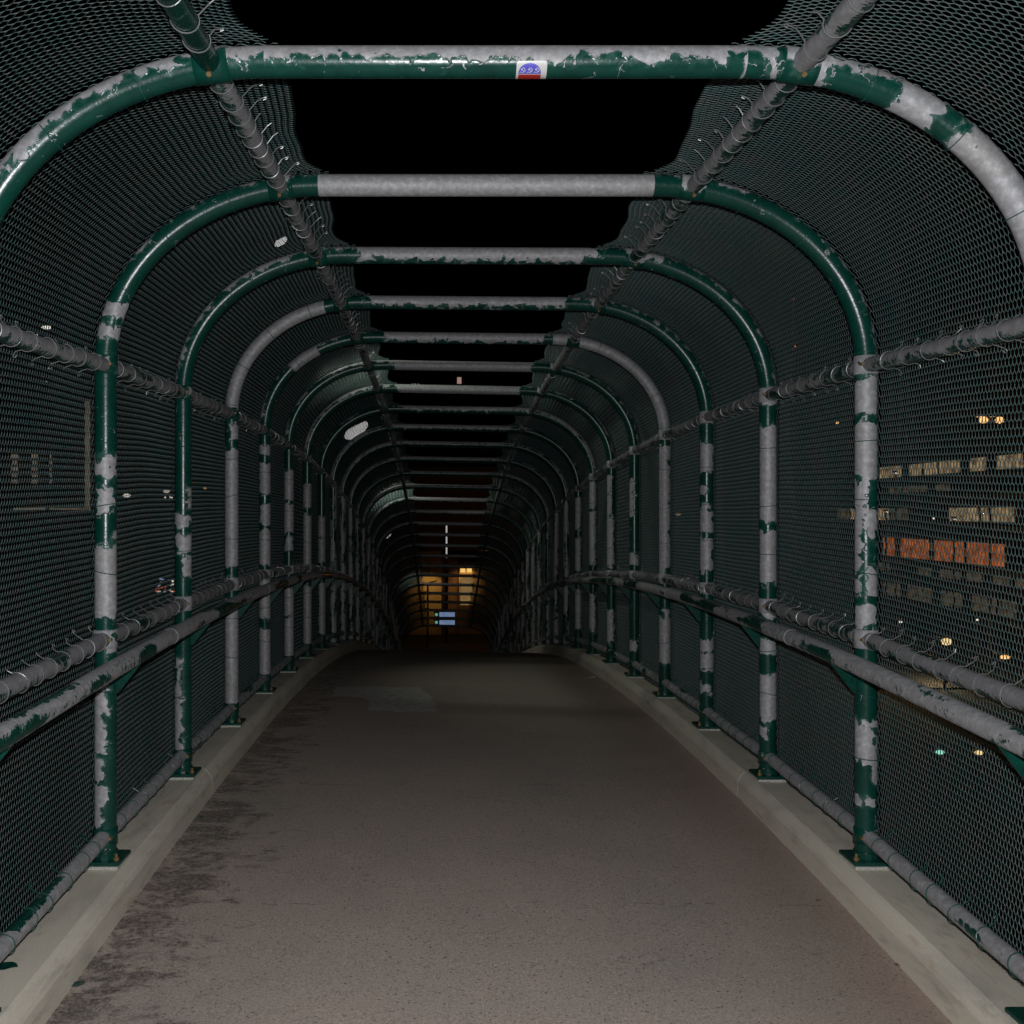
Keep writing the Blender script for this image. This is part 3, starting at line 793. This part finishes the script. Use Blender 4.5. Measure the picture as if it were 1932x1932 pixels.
# ------------------------------------------------------------------ litter on the deck
def floor_z(x, y): return float(zb(y, x)) - KH - 0.012 * abs((x - XC) / HW) ** 2
def flake(name, x, y, r, mat, label, cat, seed, z=None, ex=1.0):
    rg = random.Random(seed); z = floor_z(x, y) if z is None else z
    n = 9; top = []
    for i in range(n):
        a = i * 2 * math.pi / n; q = r * rg.uniform(.6, 1.15)
        top.append((x + q * ex * math.cos(a), y + q * math.sin(a), z + 0.004 + rg.uniform(0, .35) * r * (0.5 + 0.5 * math.cos(a))))
    v = [(x, y, z + 0.003)] + top + [(x, y, z + 0.0015)] + [(a, b, c - 0.0015) for a, b, c in top]
    f = [(0, 1 + i, 1 + (i + 1) % n) for i in range(n)] + [(n + 1, n + 2 + (i + 1) % n, n + 2 + i) for i in range(n)] + \
        [(1 + i, n + 2 + i, n + 2 + (i + 1) % n, 1 + (i + 1) % n) for i in range(n)]
    tag(obj(name, v, f, mat, rel=(x, y, z)), label, cat, 'litter on the walkway')
def onfloor(px, py):
    """where the sight line meets the deck"""
    d = 1.2
    while d < 9:
        q = P(px, py, d)
        if q.z <= floor_z(q.x, q.y): return q
        d += 0.004
    return q
M['leaf'] = simple('dry_leaf', (0.22, 0.10, 0.04), 0.7, 0, 30, 0.3)
q = onfloor(147, 1858); flake('paint_flake', q.x, q.y, 0.022, M['green'], 'dark green paint flake lying by the left kerb near the front', 'paint flake', 3, ex=1.5)
q = onfloor(1705, 1822); flake('dry_leaf', q.x, q.y, 0.018, M['leaf'], 'brown dry leaf lying against the right kerb near the front', 'leaf', 5, ex=1.6)
q = onfloor(1543, 1700); flake('dry_leaf', q.x, q.y, 0.010, M['leaf'], 'tiny brown leaf on the deck, farther up the right side', 'leaf', 6)
q = onfloor(380, 1542); flake('paint_flake', q.x, q.y, 0.012, M['green'], 'small dark paint flake at the left kerb by the second post', 'paint flake', 8, ex=1.6)
q = onfloor(1117, 1279); flake('paper_scrap', q.x, q.y, 0.03, M['white'], 'white paper scrap on the deck below the right kerb near the crest', 'paper scrap', 9, ex=1.5)
q = onfloor(405, 1513); flake('paint_flake', q.x, q.y, 0.010, M['green'], 'tiny dark paint flake beside the left kerb joint', 'paint flake', 12, ex=1.3)
q = P(12, 1884, 2.62); x_, y_ = q.x, q.y
flake('paint_flake', x_, y_, 0.03, M['green'], 'curled dark green paint flake on top of the left kerb corner', 'paint flake', 15, z=float(zb(y_, x_)), ex=1.1)

# ------------------------------------------------------------------ street lamps by the bridge
M['lens'] = glow('lamp_lens', (1.0, 1.0, 0.97), 1.1)
def street_lamp(hx, hy, hz, poledx, label, power, lr=0.30, col=(0.93, 1.0, 0.86)):
    root = empty('street_lamp', (hx + poledx, hy, GZ - 0.3)); tag(root, label, 'street lamp', 'street lamps beside the footbridge')
    px_ = hx + poledx; top = hz + 0.25
    mb = MB(); mb.tube([(px_, hy, GZ - 0.3), (px_, hy, top - 0.3)], 0.08, 10); mb.build('pole', M['blackmetal'], root)
    mb = MB(); mb.tube([(px_, hy, top - 0.35), (px_ * .98 + hx * .02, hy, top - .1), (px_ * .7 + hx * .3, hy, top + .02), (hx, hy, hz + 0.6 * lr)], 0.04, 8); mb.build('arm', M['blackmetal'], root)
    # cobra head: elongated hood with the lens below
    V = []; F = []; n = 16
    rings = [(.36, .86), (.56, .80), (.72, .55), (.76, .02)]
    for dz, k in rings:
        for i in range(n):
            a = i * 2 * math.pi / n; ex = lr * k * math.cos(a); V.append((hx + ex, hy + lr * .72 * k * math.sin(a), hz + dz * lr + ex * .5))
    for r in range(len(rings) - 1):
        for i in range(n): F.append((r * n + i, r * n + (i + 1) % n, r * n + n + (i + 1) % n, r * n + n + i))
    obj('hood', V, F, M['blackmetal'], root, smooth=True)
    V = []; F = []
    rings = [(math.sin(b) * lr * .62, math.cos(b)) for b in np.linspace(1.3, -1.55, 9)]
    for dz, k in rings:
        for i in range(n):
            a = i * 2 * math.pi / n; ex = lr * 1.0 * k * math.cos(a)
            V.append((hx + ex, hy + lr * .68 * k * math.sin(a), hz + dz + ex * .5))
    for r in range(len(rings) - 1):
        for i in range(n): F.append((r * n + i, r * n + n + i, r * n + n + (i + 1) % n, r * n + (i + 1) % n))
    obj('lens', V, F, M['lens'], root, smooth=True)
    if power:
        l = bpy.data.lights.new('lamp_light', 'SPOT'); lo = bpy.data.objects.new('lamp_light', l); COL.objects.link(lo)
        lo.location = (hx, hy, hz - lr * .8); lo.rotation_euler = (0, rad(-52), 0); l.spot_size = rad(88); l.spot_blend = 0.8
        l.energy = power; l.color = col; l.shadow_soft_size = 0.12
q = P(530, 456, 7.75); street_lamp(q.x, q.y, q.z, -1.6, 'nearest bright lamp, glinting through the mesh high on the left', 75, 0.06)
q = P(672, 812, 14.9); street_lamp(q.x, q.y, q.z, -1.6, 'large bright oval lamp glowing behind the left mesh halfway down', 60, 0.215)
q = P(731, 1011, 22.9); street_lamp(q.x, q.y, q.z, -1.6, 'small bright oval lamp low behind the far left mesh', 20, 0.11)

# ------------------------------------------------------------------ distant lamps
M['pt_w'] = glow('white_lamp_glow', (1.0, 0.93, 0.80), 1.0); M['pt_o'] = glow('sodium_glow', (1.0, 0.55, 0.20), 1.3)
M['pt_y'] = glow('yellow_glow', (1.0, 0.72, 0.32), 1.0); M['pt_t'] = glow('teal_glow', (0.35, 0.9, 0.7), 0.9)
M['pt_r'] = glow('red_glow', (1.0, 0.12, 0.05), 1.4); M['pt_b'] = glow('blue_glow', (0.35, 0.5, 1.0), 1.3)
def far_lamp(px, py, d, r, mat, label, n=1, dx=0.9, elong=1.0):
    q = P(px, py, d); r = r * 0.78
    root = empty('area_lamp', (q.x, q.y, GZ - 0.3)); tag(root, label, 'lamp', 'distant lamps around the footbridge')
    if q.z > GZ + 0.6:
        mb = MB(); mb.tube([(q.x, q.y, GZ - 0.3), (q.x, q.y, q.z + 0.1)], 0.06, 6); mb.build('pole', M['blackmetal'], root)
    for k in range(n):
        cx = q.x + (k - (n - 1) / 2) * dx
        V = []; F = []
        for a in range(5):
            ph = math.pi * a / 4
            for b in range(10): V.append((cx + r * elong * max(math.sin(ph), .05) * math.cos(b * .6283), q.y - 0.12 + r * max(math.sin(ph), .05) * math.sin(b * .6283), q.z + r * .8 * math.cos(ph)))
        for a in range(4):
            for b in range(10): F.append((a * 10 + b, a * 10 + 10 + b, a * 10 + 10 + (b + 1) % 10, a * 10 + (b + 1) % 10))
        obj('bulb', V, F, mat, root, smooth=True)
        mb = MB(); mb.box(cx - r * elong * 1.2, cx + r * elong * 1.2, q.y - .1, q.y + .3, q.z + r * .85, q.z + r * .85 + 0.12, 0.02); mb.build('hood', M['blackmetal'], root)
far_lamp(1868, 793, 37, 0.25, M['pt_o'], 'pair of orange lamps glowing high behind the right mesh', 2, 0.72)
far_lamp(1783, 1210, 34, 0.24, M['pt_y'], 'bright yellow lamp low behind the right mesh above the handrail', elong=1.3)
far_lamp(1893, 1239, 34, 0.14, M['pt_o'], 'dim orange lamp near the right picture edge, just above the handrail', elong=2.2)
far_lamp(1578, 798, 50, 0.12, M['pt_o'], 'tiny orange lamp behind the right mesh between the first two posts')
far_lamp(241, 935, 30, 0.11, M['pt_w'], 'small white lamp just right of the nearest left post', elong=1.8)
far_lamp(316, 927, 30, 0.10, M['pt_w'], 'small white lamp left of the second left post, the upper one', elong=1.6)
far_lamp(319, 939, 31, 0.11, M['pt_w'], 'small white lamp left of the second left post, the lower one', elong=2.0)
far_lamp(388, 921, 32, 0.08, M['pt_o'], 'faint lamp just right of the second left post')
far_lamp(90, 619, 30, 0.11, M['pt_w'], 'white lamp just under the left middle rail at the picture edge', elong=2.2)
far_lamp(1278, 970, 30, 0.09, M['pt_y'], 'yellow lamp beside the third right post, seen low through the mesh', elong=1.4)
far_lamp(1769, 1417, 20, 0.09, M['pt_t'], 'teal lamp low behind the right mesh below the handrail', elong=1.6)
far_lamp(1842, 1418, 20, 0.09, M['pt_y'], 'yellow lamp low behind the right mesh beside the teal one', elong=1.6)
far_lamp(1497, 565, 60, 0.07, M['pt_r'], 'tiny red beacon high behind the right mesh, the lower one')
far_lamp(1499, 654, 60, 0.09, M['pt_r'], 'tiny red beacon behind the right mesh, under the bend')
for lx, ly, lz, pw, lc in ((1783, 1210, 34, 160, (1, .72, .35)), (1868, 793, 37, 90, (1, .55, .22))):
    q = P(lx, ly, lz); l = bpy.data.lights.new('lamp_light', 'POINT'); lo = bpy.data.objects.new('lamp_light', l); COL.objects.link(lo)
    lo.location = (q.x + .2, q.y + 1.2, q.z - .6); l.energy = pw; l.color = lc; l.shadow_soft_size = .2
# small neon sign cluster
q = P(311, 1105, 30); root = empty('lit_sign', (q.x, q.y, GZ - 0.3)); tag(root, 'small red, white and blue lit sign behind the left mesh by the second post', 'sign')
mb = MB(); mb.box(q.x - .42, q.x + .42, q.y, q.y + .15, q.z - .32, q.z + .30, .02); mb.build('cabinet', M['blackmetal'], root)
mb = MB(); mb.tube([(q.x, q.y + .07, GZ - .3), (q.x, q.y + .07, q.z - .3)], .07, 8); mb.build('pole', M['blackmetal'], root)
rg = random.Random(4)
for nm, mt, cnt in (('white_tubes', 'pt_w', 16), ('red_tubes', 'pt_r', 8), ('blue_tubes', 'pt_b', 5)):
    mb = MB()
    for k in range(cnt):
        a = q.x + rg.uniform(-.38, .3); b = q.z + (rg.uniform(-.28, .24) if nm != 'red_tubes' else rg.uniform(-.28, -.02)); c = rg.uniform(.04, .10)
        yy = q.y - 0.012 - {'white_tubes': 0, 'red_tubes': .014, 'blue_tubes': .028}[nm] - k * .0004
        mb.box(a, a + c, yy, yy + .008, b, b + c * .6)
    mb.build(nm, M[mt], root)

# ------------------------------------------------------------------ office block on the right
M['win_o'] = glow('orange_lit_window', (1.0, 0.27, 0.08), 0.36, 0.75, 2.2)
M['win_t'] = glow('tan_lit_window', (1.0, 0.70, 0.38), 0.30, 0.8, 2.5)
M['win_d'] = glow('dim_lit_window', (0.9, 0.65, 0.4), 0.08, 0.8, 2.5)
M['glass'] = simple('dark_window_glass', (0.015, 0.017, 0.02), 0.12)
BX = 31.0
root = empty('office_building', (BX, 54, GZ - 0.3)); tag(root, 'dark office block behind the right mesh with rows of orange and tan lit windows', 'building')
mb = MB(); mb.box(BX, BX + 22, 38, 82, GZ - 0.3, 11.0); mb.build('wall', M['dark'], root)
mb = MB(); mb.box(BX - .3, BX + 22.2, 37.8, 82.2, 11.0, 11.6); mb.build('roof', M['dark'], root)
rg = random.Random(11)
for row, (zc_, hh_) in enumerate(((2.75, .75), (-.15, .8), (-2.4, 1.25), (-5.3, .9), (-3.75, .6), (1.5, .4))):
    mb = MB(); mb.box(BX - .25, BX + .05, 38.5, 81.5, zc_ - hh_ / 2 - .5, zc_ - hh_ / 2 - .25); mb.build('ledge', M['slab'], root)
    y = 50.0 + row * .3
    while y < (78 if row == 1 else 70):
        L = rg.choice([1.6, 2.4, 3.2])
        lit = rg.random()
        if row == 2: mt = 'win_o' if lit < .85 else 'glass'; L = L * 1.2
        elif row == 0: mt = 'win_t' if lit < .65 else ('win_d' if lit < .75 else 'glass')
        elif row == 1: mt = 'win_t' if lit < .35 else ('win_d' if lit < .7 else 'glass')
        else: mt = 'win_d' if lit < .7 else 'glass'
        mb = MB(); mb.box(BX - .06, BX + .02, y, y + L, zc_ - hh_ / 2, zc_ + hh_ / 2); wv_ = mb.build('window', M[mt], root)
        y += L + rg.choice([.4, .7, 1.2])
# the white canopy lights in front of it
for k, (px, py, dd) in enumerate(((1765, 892, 52), (1785, 902, 52), (1690, 893, 52), (1672, 966, 50), (1760, 978, 46), (1800, 980, 46), (1842, 1169, 40), (1697, 1173, 38))):
    far_lamp(px, py, dd, 0.075, M['pt_w'], 'pinprick white lamp in front of the office block, %s one counted from its left' % ['fifth', 'sixth', 'second', 'first', 'fourth', 'seventh', 'eighth', 'third'][k], elong=1.5)

# ------------------------------------------------------------------ block with lit edges on the left
root = empty('glass_building', (-24, 46, GZ - .3)); tag(root, 'dark building at the left picture edge outlined by thin strips of light', 'building')
q1 = P(164, 757, 36); q2 = P(164, 962, 36)
mb = MB(); mb.box(q1.x - 16, q1.x + 0.2, q1.y + .2, q1.y + 14, GZ - .3, q1.z + 3); mb.build('wall', M['dark'], root)
M['strip'] = glow('warm_strip_light', (0.9, 0.78, 0.60), 0.17, 0.5, 2.0)
mb = MB(); mb.box(q1.x - .07, q1.x + .07, q1.y - .05, q1.y + .19, q2.z, q1.z); mb.build('corner_light', M['strip'], root)
mb = MB(); mb.box(q1.x - 3.2, q1.x - .15, q1.y - .05, q1.y + .19, q2.z, q2.z + .09); mb.build('sill_light', M['strip'], root)
for px in (26, 64, 91):
    q = P(px, 888, 36); mb = MB()
    for k in range(5): mb.box(q.x - .09, q.x + .09, q.y - .03, q.y + .19, q.z - .55 + k * .28, q.z - .40 + k * .28)
    mb.build('window', M['strip'], root)

# ------------------------------------------------------------------ the street end of the bridge
EY = 60.0; ed = EY / SP
M['amber'] = simple('ochre_wall', (0.42, 0.30, 0.14), 0.8, 0, 1.5, 0.2)
M['brown'] = simple('brown_wall', (0.16, 0.10, 0.07), 0.8, 0, 1.5, 0.2)
def EX(px): return (px - XV) * ed * U
def EZ(py): return (YH - py) * ed * U
root = empty('shop_building', (EX(840), EY, GZ - .3)); tag(root, 'ochre walled building lit by amber lamps beyond the far end of the bridge', 'building')
mb = MB(); mb.box(EX(700), EX(833), EY, EY + 9, GZ - .3, EZ(1040)); mb.build('wall', M['amber'], root)
mb = MB(); mb.box(EX(833) + .01, EX(866), EY + .6, EY + 9, GZ - .3, EZ(1050)); mb.build('recess_wall', M['brown'], root)
mb = MB(); mb.box(EX(866) + .01, EX(1010), EY + .3, EY + 9, GZ - .3, EZ(1068)); mb.build('wall', M['amber'], root)
mb = MB(); mb.box(EX(690), EX(1020), EY + .7, EY + 10, EZ(1040) + .01, EZ(880)); mb.build('upper_storeys', M['brown'], root)
mb = MB(); mb.box(EX(862), EX(1012), EY - .9, EY + .25, EZ(1066), EZ(1058), .02); mb.build('canopy', M['dark'], root)
M['ambglow'] = glow('amber_lamp_glow', (1.0, 0.62, 0.18), 0.9)
for px in (873, 885):
    mb = MB(); c = P(px, 1076, ed); mb.tube([(c.x, EY - .35, c.z - .10), (c.x, EY - .35, c.z + .12)], .16, 10); mb.build('canopy_lamp', M['ambglow'], root)
    l = bpy.data.lights.new('canopy_light', 'SPOT'); lo = bpy.data.objects.new('canopy_light', l); COL.objects.link(lo)
    lo.location = (c.x, EY - .75, c.z - .25); lo.rotation_euler = (rad(66), 0, 0); l.spot_size = rad(85); l.spot_blend = .7; l.energy = 36; l.color = (1, .52, .16); l.shadow_soft_size = .15
M['porch'] = glow('amber_porch_glow', (1.0, 0.60, 0.22), 0.22, 0.3, 3.0)
mb = MB(); mb.box(EX(869), EX(892), EY + .2, EY + .29, EZ(1142), EZ(1090)); mb.build('porch_glow', M['porch'], root)  # emissive panel put in for the glow below the canopy lamps
l = bpy.data.lights.new('wall_light', 'SPOT'); lo = bpy.data.objects.new('wall_light', l); COL.objects.link(lo)
lo.location = (EX(810), EY - 1.5, EZ(1085)); lo.rotation_euler = (rad(58), 0, 0); l.spot_size = rad(80); l.spot_blend = .6; l.shadow_soft_size = .1; l.energy = 65; l.color = (1, .62, .22)
mb = MB(); mb.tube([(EX(810), EY - 1.5, EZ(1085) + .06), (EX(810), EY - 1.5, EZ(1085) + .2)], .16, 8); mb.tube([(EX(810), EY - 1.5, EZ(1085) + .2), (EX(810), EY + .02, EZ(1085) + .3)], .03, 6)
mb.build('wall_lamp', M['blackmetal'], root)
# signal mast with a lit strip and the blue sign
md = 46.0; my = md * SP
def MX(px): return (px - XV) * md * U
def MZ(py): return (YH - py) * md * U
root = empty('sign_mast', (MX(842), my, GZ - .3)); tag(root, 'tall dark mast with a white light strip and blue lit sign beyond the bridge', 'sign')
mb = MB(); mb.tube([(MX(842.5), my, GZ - .3), (MX(842.5), my, MZ(985))], .095, 10); mb.build('mast', M['blackmetal'], root)
M['wstrip'] = glow('white_strip_light', (0.95, 0.97, 1.0), 0.36)
mb = MB(); mb.box(MX(841), MX(844), my - .15, my - .1, MZ(1052), MZ(990)); mb.build('light_strip', M['wstrip'], root)
M['bsign'] = glow('blue_sign_face', (0.36, 0.52, 0.85), 0.40, .25, 2.0); M['gsign'] = glow('green_signal_glow', (0.25, 0.75, 0.55), 0.4)
mb = MB(); mb.box(MX(828), MX(859), my - .3, my - .2, MZ(1179), MZ(1152), .02); mb.build('sign_box', M['blackmetal'], root)
for ya_, yb_ in ((1162.5, 1154), (1177.5, 1169)):
    mb = MB(); mb.box(MX(829), MX(858), my - .32, my - .302, MZ(ya_), MZ(yb_)); mb.build('sign_face', M['bsign'], root)
mb = MB()
for py in (1158.5, 1173): mb.tube([(MX(823.5), my - .34, MZ(py)), (MX(823.5), my - .30, MZ(py))], .085, 12)
mb.build('green_signal', M['gsign'], root)
mb = MB(); mb.box(MX(819.5), MX(827.5), my - .298, my - .2, MZ(1181), MZ(1150), .01); mb.build('signal_housing', M['blackmetal'], root)
# thin post, orange bollard
q = P(807, 1100, 44); root = empty('thin_post', (q.x, q.y, GZ - .3)); tag(root, 'thin dark street post standing left of the blue sign', 'post')
mb = MB(); mb.tube([(q.x, q.y, GZ - .3), (q.x, q.y, q.z)], .05, 8); mb.tube([(q.x, q.y, q.z - .02), (q.x + .5, q.y, q.z + .12)], .035, 6); mb.build('pole', M['blackmetal'], root)
M['orange'] = simple('orange_plastic', (0.8, 0.2, 0.03), 0.5)
q = P(853, 1222, 36.5); root = empty('bollard', (q.x, q.y, GZ - .22)); tag(root, 'slim orange bollard standing in the street beyond the bridge', 'bollard')
V, F, *_ = sweep([(q.x, q.y, GZ - .22), (q.x, q.y, GZ - .15), (q.x, q.y, GZ - .149), (q.x, q.y, GZ + .8), (q.x, q.y, GZ + .85)], [.16, .15, .07, .05, .02], 12)
obj('post', V, F, M['orange'], root)
# red glow of the street: a sodium lamp over the road
q = Vector((EX(900) , 50.0, GZ + 5.0)); root = empty('road_lamp', (q.x + 5, q.y, GZ - .3)); tag(root, 'sodium street lamp over the road beyond the far end, mostly hidden', 'street lamp')
mb = MB(); mb.tube([(q.x + 5, q.y, GZ - .3), (q.x + 5, q.y, q.z + .2), (q.x, q.y, q.z + .25)], .06, 8); mb.build('pole', M['blackmetal'], root)
mb = MB(); mb.box(q.x - .3, q.x + .3, q.y - .15, q.y + .15, q.z + .15, q.z + .3, .03); mb.build('hood', M['blackmetal'], root)
l = bpy.data.lights.new('road_light', 'POINT'); lo = bpy.data.objects.new('road_light', l); COL.objects.link(lo)
lo.location = (q.x, q.y, q.z); l.energy = 35; l.color = (1, .30, .07); l.shadow_soft_size = .2

# far dark tower with a lit window over the bridge
td = 125.0; ty = td * SP
def T(px, py): return ((px - XV) * td * U, (YH - py) * td * U)
root = empty('distant_tower', (T(830, 0)[0], ty, GZ - .3)); tag(root, 'distant dark tower above the bridge with one pink lit window', 'building')
mb = MB(); mb.box(T(745, 0)[0], T(925, 0)[0], ty, ty + 20, GZ - .3, T(0, 706)[1]); mb.build('wall', M['blackmetal'], root)
M['pink'] = glow('pink_lit_window', (1.0, 0.62, 0.52), 0.30)
a, b = T(862.5, 724), T(870.5, 712); mb = MB(); mb.box(a[0], b[0], ty - .2, ty - .01, a[1], b[1]); mb.build('window', M['pink'], root)
for px in (766, 771, 778, 783, 789):
    a, b = T(px - .6, 732), T(px + .9, 724 if px > 773 else 727); mb = MB(); mb.box(a[0], b[0], ty - .2, ty - .01, a[1], b[1]); mb.build('window', M['win_t'] if px < 775 else M['wstrip'], root)

S.cycles.use_light_tree = True
S.cycles.max_bounces = 4
print('objects', len(bpy.data.objects), 'GZ', GZ)
